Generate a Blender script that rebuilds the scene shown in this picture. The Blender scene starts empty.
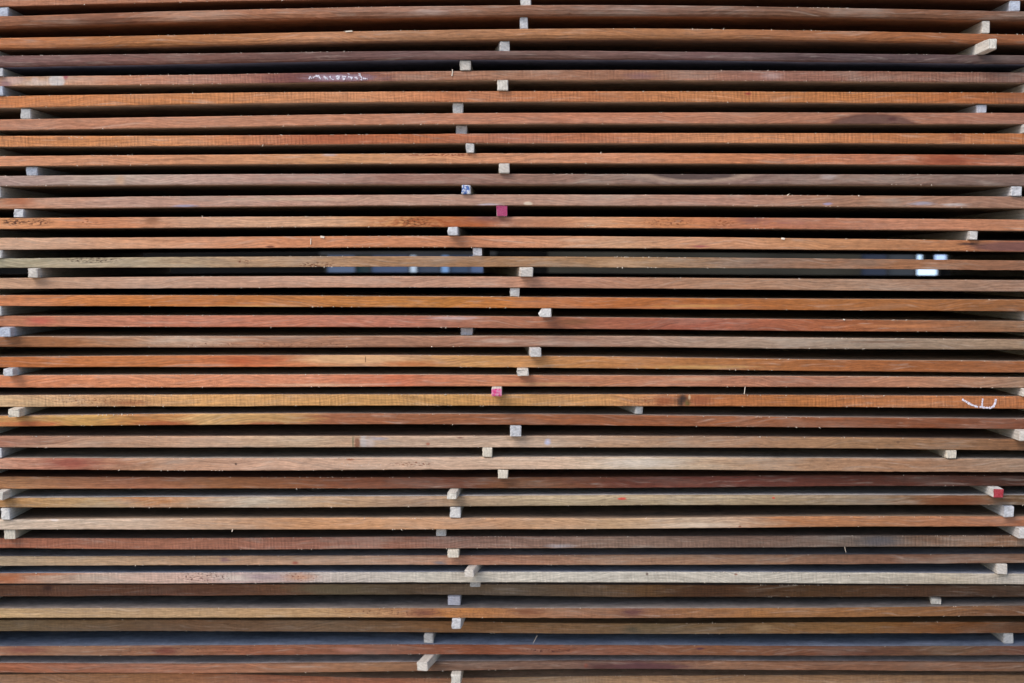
import bpy, math, random
import numpy as np

# ------------------------------------------------------------------ camera, sky, sun, exposure
W, H = 1024, 683
F = 1422.0                      # focal length in pixels (about 50 mm on a 36 mm frame)
D = 2.9                         # metres from the lens to the nominal front plane of the stack (Y = 0)
EYE = 1.06                      # eye height above the yard
EYE_PY = 262.0                  # picture row of the eye level
TH = math.atan((EYE_PY - H / 2) / F)   # negative: the camera looks slightly down

scene = bpy.context.scene
col = scene.collection
cam_data = bpy.data.cameras.new('camera')
cam_data.sensor_width = 36.0
cam_data.lens = F / W * 36.0
cam_data.clip_start = 0.05
cam_data.clip_end = 500.0
cam_data.dof.use_dof = True
cam_data.dof.focus_distance = D
cam_data.dof.aperture_fstop = 2.8
cam = bpy.data.objects.new('camera', cam_data)
cam.location = (0, -D, EYE)
cam.rotation_euler = (math.pi / 2 + TH, 0, 0)
col.objects.link(cam)
scene.camera = cam

SUN_EL, SUN_AZ = math.radians(45), math.radians(-48)      # azimuth from the camera's back, to the left
sun_dir = (math.sin(SUN_AZ) * math.cos(SUN_EL), -math.cos(SUN_AZ) * math.cos(SUN_EL), math.sin(SUN_EL))
world = bpy.data.worlds.new('World')
scene.world = world
world.use_nodes = True
wn = world.node_tree
sky = wn.nodes.new('ShaderNodeTexSky')
sky.sky_type = 'NISHITA'
sky.sun_disc = False
sky.sun_elevation = SUN_EL
sky.sun_rotation = math.atan2(sun_dir[0], sun_dir[1])
sky.dust_density = 1.0
wn.links.new(sky.outputs[0], wn.nodes['Background'].inputs[0])
wn.nodes['Background'].inputs[1].default_value = 0.12
sun_data = bpy.data.lights.new('sun', 'SUN')
sun_data.energy = 1.5
sun_data.angle = math.radians(36)
sun_data.color = (1.0, 0.95, 0.87)
sun = bpy.data.objects.new('sun', sun_data)
from mathutils import Vector
sun.rotation_euler = Vector(sun_dir).to_track_quat('Z', 'Y').to_euler()
col.objects.link(sun)

vs = scene.view_settings
vs.view_transform = 'Standard'
vs.look = 'None'
vs.gamma = 1.0
vs.exposure = 0.97
vs.use_curve_mapping = False

scene.cycles.diffuse_bounces = 8
rng = np.random.default_rng(7)
random.seed(7)

# ------------------------------------------------------------------ helpers
def unproject(px, py, y):
    """the point of the plane Y = y that stands at that spot of the picture"""
    c, s = math.cos(TH), math.sin(TH)
    a, u = (px - W / 2) / F, (H / 2 - py) / F
    dy, dz = c - u * s, s + u * c
    t = (y + D) / dy
    return a * t, EYE + dz * t

def lin(c):
    out = []
    for v in c[:3]:
        v /= 255.0
        out.append(v / 12.92 if v <= 0.04045 else ((v + 0.055) / 1.055) ** 2.4)
    return out

ALB = 0.80
DUST = 0.0
def alb(c):
    l_ = lin(c)
    g_ = 0.30 * l_[0] + 0.55 * l_[1] + 0.15 * l_[2]
    r = [min(0.85, (v + (g_ - v) * DUST) * ALB) for v in l_]
    return (r[0], r[1], r[2], 1.0)

def hermite(xs, ys):
    xs, ys = np.array(xs, float), np.array(ys, float)
    m = np.gradient(ys, xs)
    def f(x):
        x = np.asarray(x, float)
        i = np.clip(np.searchsorted(xs, x) - 1, 0, len(xs) - 2)
        h = xs[i + 1] - xs[i]
        t = np.clip((x - xs[i]) / h, 0, 1)
        v = ((2*t**3 - 3*t**2 + 1) * ys[i] + (t**3 - 2*t**2 + t) * h * m[i]
             + (-2*t**3 + 3*t**2) * ys[i + 1] + (t**3 - t**2) * h * m[i + 1])
        return v + 0.35 * m[0] * np.minimum(0, x - xs[0]) + 0.35 * m[-1] * np.maximum(0, x - xs[-1])
    return f

def wobble(x, step, amp, seed):
    r = np.random.default_rng(seed)
    k = np.arange(-3.0, 3.0 + step, step)
    return np.interp(x, k, r.normal(0, amp, len(k)))

def mesh_object(name, verts, faces, mats, parent=None, mat_index=None, smooth=False):
    me = bpy.data.meshes.new(name)
    me.from_pydata([tuple(v) for v in verts], [], faces)
    for m in mats:
        me.materials.append(m)
    if mat_index is not None:
        me.polygons.foreach_set('material_index', mat_index)
    if smooth:
        me.polygons.foreach_set('use_smooth', [True] * len(me.polygons))
    me.update()
    o = bpy.data.objects.new(name, me)
    col.objects.link(o)
    if parent:
        o.parent = parent
    return o

def tag(o, label=None, cat=None, group=None, kind=None):
    if label: o['label'] = label
    if cat: o['category'] = cat
    if group: o['group'] = group
    if kind: o['kind'] = kind
    return o

class N:
    """short-hand for building a node tree"""
    def __init__(self, name):
        self.m = bpy.data.materials.new(name)
        self.m.use_nodes = True
        self.t = self.m.node_tree
        self.bsdf = self.t.nodes['Principled BSDF']
    def new(self, kind, **kw):
        n = self.t.nodes.new(kind)
        for k, v in kw.items():
            setattr(n, k, v)
        return n
    def put(self, sock, v):
        if isinstance(v, bpy.types.NodeSocket):
            self.t.links.new(v, sock)
        else:
            sock.default_value = v
    def math(self, op, a, b=0.0, c=0.0, clamp=False):
        n = self.new('ShaderNodeMath', operation=op, use_clamp=clamp)
        for i, v in enumerate((a, b, c)):
            self.put(n.inputs[i], v)
        return n.outputs[0]
    def ramp(self, v, lo, hi, a=0.0, b=1.0):
        n = self.new('ShaderNodeMapRange', clamp=True)
        for i, q in enumerate((v, lo, hi, a, b)):
            self.put(n.inputs[i], q)
        return n.outputs[0]
    def noise(self, vec, scale, detail=4.0, rough=0.55, dist=0.0):
        mp = self.new('ShaderNodeMapping')
        self.put(mp.inputs['Vector'], vec)
        mp.inputs['Scale'].default_value = scale
        n = self.new('ShaderNodeTexNoise')
        self.t.links.new(mp.outputs[0], n.inputs['Vector'])
        n.inputs['Scale'].default_value = 1.0
        n.inputs['Detail'].default_value = detail
        n.inputs['Roughness'].default_value = rough
        n.inputs['Distortion'].default_value = dist
        return n.outputs[0]
    def mix(self, f, a, b, mode='MIX'):
        n = self.new('ShaderNodeMix', data_type='RGBA', blend_type=mode)
        self.put(n.inputs[0], f)
        self.put(n.inputs[6], a)
        self.put(n.inputs[7], b)
        return n.outputs[2]
    def scale_color(self, c, f):
        n = self.new('ShaderNodeVectorMath', operation='SCALE')
        self.put(n.inputs[0], c)
        self.put(n.inputs[3], f)
        return n.outputs[0]
    def grad(self, v, stops):
        n = self.new('ShaderNodeValToRGB')
        self.put(n.inputs[0], v)
        e = n.color_ramp.elements
        while len(e) < len(stops):
            e.new(0.5)
        for k, (p, c) in enumerate(stops):
            e[k].position = p
        for k, (p, c) in enumerate(stops):
            e[k].color = c
        return n.outputs[0]

XL, XR = -1.2, 1.2
def wood(name, stops, seed, saw=0.0, grey=0.15, figure=0.5, spots=(), specks=(), contrast=1.0, light=1.0, plain=False):
    """stops: [(X in metres, sRGB colour)]; spots and specks in board coordinates (X, Z from the board's middle)"""
    b = N(name)
    tc = b.new('ShaderNodeTexCoord').outputs['Object']
    off = b.new('ShaderNodeVectorMath', operation='ADD')
    b.put(off.inputs[0], tc)
    off.inputs[1].default_value = (seed * 7.31, seed * 1.7, seed * 3.11)
    P = off.outputs[0]
    sep = b.new('ShaderNodeSeparateXYZ')
    b.put(sep.inputs[0], tc)
    X, Z = sep.outputs[0], sep.outputs[2]
    slant = b.new('ShaderNodeCombineXYZ')
    b.put(slant.inputs[2], b.math('MULTIPLY', b.math('SUBTRACT', b.noise(P, (3.4, 2.0, 4.0), 2.0, .5), .5), 0.085))
    sl = b.new('ShaderNodeVectorMath', operation='ADD')
    b.put(sl.inputs[0], P)
    b.put(sl.inputs[1], slant.outputs[0])
    G = sl.outputs[0]
    # colour stops along the length, with a ragged change-over that follows the grain
    warp = b.noise(P, (9.0, 30.0, 90.0), 3.0, 0.6)
    xw = b.math('ADD', X, b.math('MULTIPLY', b.math('SUBTRACT', warp, 0.5), 0.22))
    u = b.ramp(xw, XL, XR)
    c = b.grad(u, [((x - XL) / (XR - XL), [q * light for q in alb(cc)[:3]] + [1.0]) for x, cc in stops])
    # sapwood and heartwood streaks
    streak = b.noise(G, (3.2, 22.0, 85.0), 5.0, 0.62, 0.8)
    c = b.scale_color(c, b.ramp(streak, 0.3, 0.72, 1.0 - 0.44 * figure * contrast, 1.0 + 0.38 * figure * contrast))
    tint = b.noise(P, (5.0, 30.0, 45.0), 3.0, 0.5)
    c = b.mix(b.ramp(tint, 0.5, 0.75, 0.0, 0.35 * figure), c, b.mix(1.0, c, (0.95, 0.85, 0.77, 1), 'MULTIPLY'))
    fib = b.noise(G, (26.0, 260.0, 480.0), 5.0, 0.68)
    c = b.scale_color(c, b.ramp(fib, 0.25, 0.75, 0.70, 1.26))
    if plain:
        st_ = b.noise(P, (9.0, 16.0, 9.0), 5.0, 0.65)
        c = b.scale_color(c, b.ramp(st_, 0.3, 0.7, 0.66, 1.22))
        st2 = b.noise(P, (60.0, 45.0, 40.0), 5.0, 0.7)
        c = b.scale_color(c, b.ramp(st2, 0.3, 0.7, 0.78, 1.18))
        c = b.mix(b.ramp(st_, 0.45, 0.7, 0.0, 0.35), c, b.mix(1.0, c, (0.95, 0.80, 0.66, 1), 'MULTIPLY'))
        b.put(b.bsdf.inputs['Base Color'], c)
        b.bsdf.inputs['Roughness'].default_value = 0.75
        b.bsdf.inputs['Specular IOR Level'].default_value = 0.28
        return b.m
    # growth rings meeting the sawn edge
    wv = b.new('ShaderNodeTexWave', wave_type='BANDS', bands_direction='Z', wave_profile='SIN')
    mp = b.new('ShaderNodeMapping')
    b.put(mp.inputs['Vector'], G)
    mp.inputs['Scale'].default_value = (1.2, 9.0, 70.0)
    mp.inputs['Rotation'].default_value = (0, 0.012 * math.sin(seed * 5.0), 0)
    b.put(wv.inputs['Vector'], mp.outputs[0])
    wv.inputs['Scale'].default_value = 0.9
    wv.inputs['Distortion'].default_value = 5.0
    wv.inputs['Detail'].default_value = 3.0
    wv.inputs['Detail Scale'].default_value = 1.2
    c = b.scale_color(c, b.ramp(wv.outputs[1], 0.0, 1.0, 1.0 - 0.20 * figure, 1.0 + 0.13 * figure))
    # fine fibre
    patch = b.noise(P, (58.0, 100.0, 230.0), 3.0, 0.6)
    c = b.scale_color(c, b.ramp(patch, 0.28, 0.72, 0.78, 1.22))
    pore = b.noise(P, (140.0, 700.0, 1100.0), 2.0, 0.5)
    c = b.scale_color(c, b.ramp(pore, 0.28, 0.45, 0.78, 1.0))
    # weathering
    wth = b.noise(P, (6.0, 14.0, 34.0), 5.0, 0.62)
    c = b.mix(b.ramp(wth, 0.5, 0.74, 0.0, grey), c, (0.40, 0.345, 0.285, 1))
    pale = b.noise(G, (11.0, 30.0, 160.0), 4.0, 0.66, 0.5)
    c = b.mix(b.ramp(pale, 0.55, 0.73, 0.0, 0.45), c, b.mix(0.55, c, (0.62, 0.52, 0.43, 1)))
    dirt = b.noise(P, (30.0, 60.0, 120.0), 5.0, 0.7)
    c = b.scale_color(c, b.ramp(dirt, 0.24, 0.40, 0.66, 1.0))
    # saw kerf marks across the edge
    height = b.math('MULTIPLY', fib, 0.6)
    if saw > 0:
        wobx = b.math('MULTIPLY', b.noise(P, (16.0, 3.0, 22.0), 2.0), 0.011)
        xs_ = b.math('ADD', b.math('ADD', X, wobx), b.math('MULTIPLY', Z, 0.10))
        s1 = b.math('SINE', b.math('MULTIPLY', xs_, 2 * math.pi / 0.0074))
        s2 = b.ramp(b.noise(P, (190.0, 10.0, 11.0), 3.0, 0.6), 0.25, 0.75, -2.2, 2.2)
        sw = b.math('ADD', b.math('MULTIPLY', s1, 0.42), b.math('MULTIPLY', s2, 0.55))
        am = b.ramp(b.noise(P, (7.0, 2.0, 30.0), 3.0), 0.32, 0.66, 0.2, 1.0)
        sw = b.math('MULTIPLY', sw, am)
        c = b.scale_color(c, b.math('MULTIPLY_ADD', sw, 0.17 * saw, 1.0))
        height = b.math('ADD', height, b.math('MULTIPLY', sw, 0.8 * saw))
    rag = b.math('MULTIPLY', b.math('SUBTRACT', b.noise(P, (38.0, 60.0, 260.0), 5.0, 0.68), 0.5), 3.2)
    for (x0, z0, rx, rz, cc, soft, ring) in spots:
        dx = b.math('DIVIDE', b.math('SUBTRACT', X, x0), rx)
        dz = b.math('DIVIDE', b.math('SUBTRACT', Z, z0), rz)
        d = b.math('SQRT', b.math('ADD', b.math('MULTIPLY', dx, dx), b.math('MULTIPLY', dz, dz)))
        dr = b.math('ADD', d, b.math('MULTIPLY', rag, (0.62 if soft > .4 else 0.12) if not ring else 0.22))
        mk = b.ramp(dr, 1.0 - soft * 0.7, 1.0 + soft * 0.5, 0.62 if sum(cc) > 480 and soft > .4 else 0.85, 0.0)
        cc_ = alb(cc)
        if ring:
            rr = b.math('SINE', b.math('MULTIPLY', dr, ring))
            cs = b.mix(b.ramp(rr, -0.7, 0.9, 0.0, 1.0), c, cc_)
        else:
            cs = b.scale_color(b.scale_color(b.mix(0.0, cc_, cc_), b.ramp(fib, 0.25, 0.75, 0.8, 1.18)), b.ramp(patch, 0.28, 0.72, 0.86, 1.15))
        c = b.mix(mk, c, cs)
    if specks:
        sp = b.noise(P, (150.0, 150.0, 420.0), 2.0, 0.6)
        for (x0, z0, rx, rz, cc, thr) in specks:
            dx = b.math('DIVIDE', b.math('SUBTRACT', X, x0), rx)
            dz = b.math('DIVIDE', b.math('SUBTRACT', Z, z0), rz)
            d = b.math('SQRT', b.math('ADD', b.math('MULTIPLY', dx, dx), b.math('MULTIPLY', dz, dz)))
            mk = b.ramp(d, 0.6, 1.1, 1.0, 0.0)
            hit = b.math('MULTIPLY', mk, b.ramp(sp, thr, thr + 0.06))
            c = b.mix(hit, c, alb(cc))
            height = b.math('SUBTRACT', height, b.math('MULTIPLY', hit, 1.5))
    b.put(b.bsdf.inputs['Base Color'], c)
    b.bsdf.inputs['Roughness'].default_value = 0.72
    b.bsdf.inputs['Specular IOR Level'].default_value = 0.28
    bp = b.new('ShaderNodeBump')
    bp.inputs['Strength'].default_value = 0.55
    bp.inputs['Distance'].default_value = 0.0012
    b.put(bp.inputs['Height'], height)
    b.put(b.bsdf.inputs['Normal'], bp.outputs[0])
    return b.m

# ------------------------------------------------------------------ the ground and what stands behind the stack
def ground_material():
    b = N('packed_earth')
    tc = b.new('ShaderNodeTexCoord').outputs['Object']
    n1 = b.noise(tc, (0.8, 0.8, 0.8), 6.0)
    n2 = b.noise(tc, (14.0, 14.0, 14.0), 6.0)
    c = b.grad(n1, [(0.3, (0.36, 0.32, 0.27, 1)), (0.7, (0.47, 0.42, 0.36, 1))])
    c = b.scale_color(c, b.ramp(n2, 0.3, 0.7, 0.75, 1.2))
    b.put(b.bsdf.inputs['Base Color'], c)
    b.bsdf.inputs['Roughness'].default_value = 0.95
    return b.m

g = mesh_object('ground', [(-90, -90, 0), (90, -90, 0), (90, 90, 0), (-90, 90, 0)], [(0, 1, 2, 3)], [ground_material()])
tag(g, kind='structure')

def box_data(x0, x1, y0, y1, z0, z1):
    v = [(x0, y0, z0), (x1, y0, z0), (x1, y1, z0), (x0, y1, z0), (x0, y0, z1), (x1, y0, z1), (x1, y1, z1), (x0, y1, z1)]
    f = [(0, 3, 2, 1), (4, 5, 6, 7), (0, 1, 5, 4), (1, 2, 6, 5), (2, 3, 7, 6), (3, 0, 4, 7)]
    return v, f

def flat(name, rgb, rough=0.9, em=None, es=0.0):
    b = N(name)
    tc = b.new('ShaderNodeTexCoord').outputs['Object']
    n = b.noise(tc, (3.0, 3.0, 11.0), 5.0)
    c = b.scale_color(b.mix(0.0, (*rgb, 1), (*rgb, 1)), b.ramp(n, 0.3, 0.7, 0.7, 1.25))
    b.put(b.bsdf.inputs['Base Color'], c)
    b.bsdf.inputs['Roughness'].default_value = rough
    b.bsdf.inputs['Specular IOR Level'].default_value = 0.08
    if em:
        b.bsdf.inputs['Emission Color'].default_value = (*em, 1)
        b.bsdf.inputs['Emission Strength'].default_value = es
    return b.m

WY = 3.6
def wx(px):
    return (px - W / 2) / F * (WY + D)

dark_wall = flat('shade_dark_wall', (0.004, 0.004, 0.004))  # near-black colour stands in for the shade inside the shed
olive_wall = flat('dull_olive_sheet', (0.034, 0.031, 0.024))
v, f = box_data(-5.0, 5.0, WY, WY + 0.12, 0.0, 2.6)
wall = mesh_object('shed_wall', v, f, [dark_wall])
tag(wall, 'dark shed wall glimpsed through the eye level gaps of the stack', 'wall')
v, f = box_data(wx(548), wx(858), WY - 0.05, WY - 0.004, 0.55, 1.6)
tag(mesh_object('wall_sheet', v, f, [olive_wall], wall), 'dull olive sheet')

def window(name, label, bays, z0, z1):
    x0, x1 = wx(bays[0][0]), wx(bays[-1][1])
    fr = bpy.data.objects.new(name, None)
    fr.location = ((x0 + x1) / 2, WY, z0)
    col.objects.link(fr)
    tag(fr, label, 'window')
    def part(nm, a, c, ya, yb, za, zb, m):
        vv, ff = box_data(a - fr.location.x, c - fr.location.x, ya - WY, yb - WY, za - z0, zb - z0)
        return mesh_object(nm, vv, ff, [m], fr)
    fm = flat(name + '_frame', (0.03, 0.03, 0.03))
    for k, (a, c, rgb, st, *zz) in enumerate(bays):
        lo, hi = zz if zz else (z0 + 0.03, z1 - 0.006)
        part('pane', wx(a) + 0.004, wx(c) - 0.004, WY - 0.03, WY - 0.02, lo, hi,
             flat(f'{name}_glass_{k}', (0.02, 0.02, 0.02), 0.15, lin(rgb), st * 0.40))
        part('mullion', wx(c) - 0.004, wx(c) + 0.004, WY - 0.045, WY - 0.01, lo, hi, fm)
    part('mullion', x0 - 0.004, x0 + 0.004, WY - 0.045, WY - 0.01, z0 + 0.03, z1 - 0.006, fm)
    part('sill', x0 - 0.03, x1 + 0.03, WY - 0.06, WY - 0.003, z0, z0 + 0.03, fm)
    part('lintel', x0 - 0.03, x1 + 0.03, WY - 0.05, WY - 0.003, z1 - 0.006, z1 + 0.02, fm)

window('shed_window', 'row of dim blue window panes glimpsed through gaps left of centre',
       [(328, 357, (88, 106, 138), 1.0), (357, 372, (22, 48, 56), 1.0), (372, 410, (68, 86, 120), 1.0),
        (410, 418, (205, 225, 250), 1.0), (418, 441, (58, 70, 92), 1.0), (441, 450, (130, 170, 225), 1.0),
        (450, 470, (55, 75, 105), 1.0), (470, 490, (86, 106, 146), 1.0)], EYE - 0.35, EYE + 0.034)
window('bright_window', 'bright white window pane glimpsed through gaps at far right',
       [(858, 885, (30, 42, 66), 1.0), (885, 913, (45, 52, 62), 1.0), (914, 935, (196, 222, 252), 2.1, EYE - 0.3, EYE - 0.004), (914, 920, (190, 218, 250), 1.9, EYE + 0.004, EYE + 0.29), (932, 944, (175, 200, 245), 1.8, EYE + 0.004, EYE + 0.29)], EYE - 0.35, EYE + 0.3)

# ------------------------------------------------------------------ the boards
PX = [0, 200, 400, 610, 822, 1022]
# top edge rows, bottom edge rows, forward offset of the front edge (mm)
B = [
 ((-5, -9, -12, -13, -11, -7), (6.6, 1.9, -1.5, -3, -2.5, 0.5), 6),
 ((16.4, 10.5, 6.4, 5.0, 7.5, 11.3), (27.2, 21.0, 17.0, 15.4, 17.0, 20.6), 14),
 ((37.9, 34.6, 30.5, 28.5, 30.6, 34.4), (49.0, 45.8, 41.3, 39.4, 41.0, 44.5), 10),
 ((55.9, 53.3, 51.0, 51.2, 53.3, 55.3), (67.0, 63.5, 59.8, 59.4, 61.6, 64.0), 12),
 ((76.8, 74.6, 71.4, 70.0, 71.0, 72.7), (86.2, 84.2, 81.0, 79.9, 81.3, 83.0), 0),
 ((96.3, 93.1, 91.5, 91.2, 91.9, 92.6), (108.0, 104.2, 102.1, 101.9, 102.7, 104.0), 2),
 ((119.5, 116.4, 113.7, 112.6, 112.6, 113.0), (130.1, 127.2, 124.4, 123.7, 123.8, 124.0), 0),
 ((136.0, 135.6, 134.2, 133.0, 133.2, 133.6), (146.7, 145.7, 143.5, 143.2, 143.0, 144.2), 3),
 ((156.1, 154.8, 153.6, 153.1, 154.0, 155.1), (166.1, 164.6, 163.5, 163.2, 164.2, 165.7), 0),
 ((176.0, 174.3, 173.7, 174.1, 174.4, 174.5), (186.2, 184.8, 184.7, 184.9, 184.9, 186.2), 2),
 ((198.5, 196.2, 194.8, 194.6, 195.3, 196.5), (208.8, 207.0, 205.4, 205.5, 206.4, 208.2), 0),
 ((218.0, 217.0, 216.5, 217.0, 218.1, 219.6), (228.9, 227.6, 226.7, 227.7, 229.3, 230.9), 4),
 ((237.9, 237.1, 235.9, 236.3, 238.5, 240.9), (249.8, 248.2, 247.2, 248.0, 249.7, 251.8), 0),
 ((258.6, 256.9, 256.3, 256.9, 258.5, 260.6), (267.8, 267.4, 266.7, 267.4, 268.7, 270.2), 0),
 ((278.2, 276.6, 276.3, 277.4, 279.0, 280.2), (288.9, 288.1, 287.2, 288.1, 290.2, 291.5), 0),
 ((295.2, 295.4, 296.2, 297.5, 298.9, 299.7), (305.9, 306.4, 307.3, 308.6, 310.2, 311.4), 2),
 ((316.1, 315.6, 315.7, 317.5, 319.5, 321.2), (326.6, 327.0, 327.2, 329.1, 331.2, 332.1), 0),
 ((336.6, 336.4, 336.1, 336.3, 338.1, 339.7), (346.9, 347.4, 347.3, 347.0, 349.0, 349.9), 3),
 ((357.1, 355.4, 355.3, 356.8, 359.8, 361.2), (367.3, 366.8, 366.7, 368.3, 371.1, 372.5), 0),
 ((375.5, 374.8, 374.7, 375.7, 376.4, 377.6), (387.4, 387.3, 386.5, 386.4, 387.0, 387.8), 3),
 ((395.4, 394.7, 394.5, 394.5, 395.3, 396.4), (406.9, 406.2, 405.7, 406.1, 407.0, 408.9), 0),
 ((415.9, 413.7, 413.7, 414.9, 417.2, 418.9), (426.5, 424.7, 424.2, 425.6, 427.5, 429.0), 0),
 ((436.1, 436.2, 436.0, 436.0, 437.1, 439.2), (447.4, 447.5, 447.2, 447.4, 448.3, 450.5), -8),
 ((458.2, 458.2, 457.7, 457.1, 458.3, 458.9), (469.1, 470.6, 469.9, 469.2, 471.1, 472.2), -8),
 ((476.7, 477.1, 477.4, 477.0, 475.3, 475.7), (489.0, 488.6, 488.5, 488.0, 486.3, 485.9), -30),
 ((498.4, 497.4, 496.6, 495.4, 495.4, 495.8), (507.5, 507.8, 507.0, 505.4, 505.1, 505.0), -25),
 ((519.8, 518.2, 517.8, 518.4, 516.5, 516.7), (529.6, 529.6, 529.4, 529.0, 527.1, 526.5), -25),
 ((538.2, 538.2, 536.7, 536.4, 535.6, 535.5), (548.1, 549.7, 548.8, 548.1, 547.0, 546.7), -45),
 ((556.3, 556.0, 555.6, 554.8, 554.5, 553.9), (566.0, 565.3, 565.0, 565.0, 564.2, 562.9), -65),
 ((573.3, 572.7, 572.2, 571.9, 572.4, 573.7), (583.6, 583.4, 582.4, 582.5, 583.5, 584.4), -70),
 ((585.0, 584.4, 584.3, 584.8, 585.2, 585.4), (596.3, 595.4, 594.7, 596.9, 596.8, 596.9), -125),
 ((608.2, 608.2, 608.2, 608.2, 607.6, 605.5), (617.8, 617.8, 617.6, 618.2, 617.0, 615.7), -100),
 ((619.9, 619.8, 620.7, 623.4, 622.4, 621.9), (631.1, 631.1, 632.1, 633.8, 633.5, 633.2), -165),
 ((646.5, 645.2, 644.6, 645.2, 646.2, 646.0), (655.7, 655.2, 654.3, 655.1, 655.7, 655.3), -155),
 ((663.6, 664.0, 662.6, 661.0, 661.8, 662.6), (672.5, 673.3, 671.6, 669.0, 670.5, 671.7), -165),
 ((674.6, 673.5, 678.2, 676.0, 675.0, 675.0), (686.0, 685.0, 689.5, 687.0, 686.0, 686.0), -200),
 ((698.0,) * 6, (708.5,) * 6, -190),
 ((718.0,) * 6, (728.5,) * 6, -185),
]
SEEN = 36
ORD = ['first', 'second', 'third', 'fourth', 'fifth', 'sixth', 'seventh', 'eighth', 'ninth', 'tenth', 'eleventh', 'twelfth', 'thirteenth',
       'fourteenth', 'fifteenth', 'sixteenth', 'seventeenth', 'eighteenth', 'nineteenth', 'twentieth', 'twenty-first', 'twenty-second',
       'twenty-third', 'twenty-fourth', 'twenty-fifth', 'twenty-sixth', 'twenty-seventh', 'twenty-eighth', 'twenty-ninth', 'thirtieth',
       'thirty-first', 'thirty-second', 'thirty-third', 'thirty-fourth', 'thirty-fifth', 'thirty-sixth']
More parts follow.
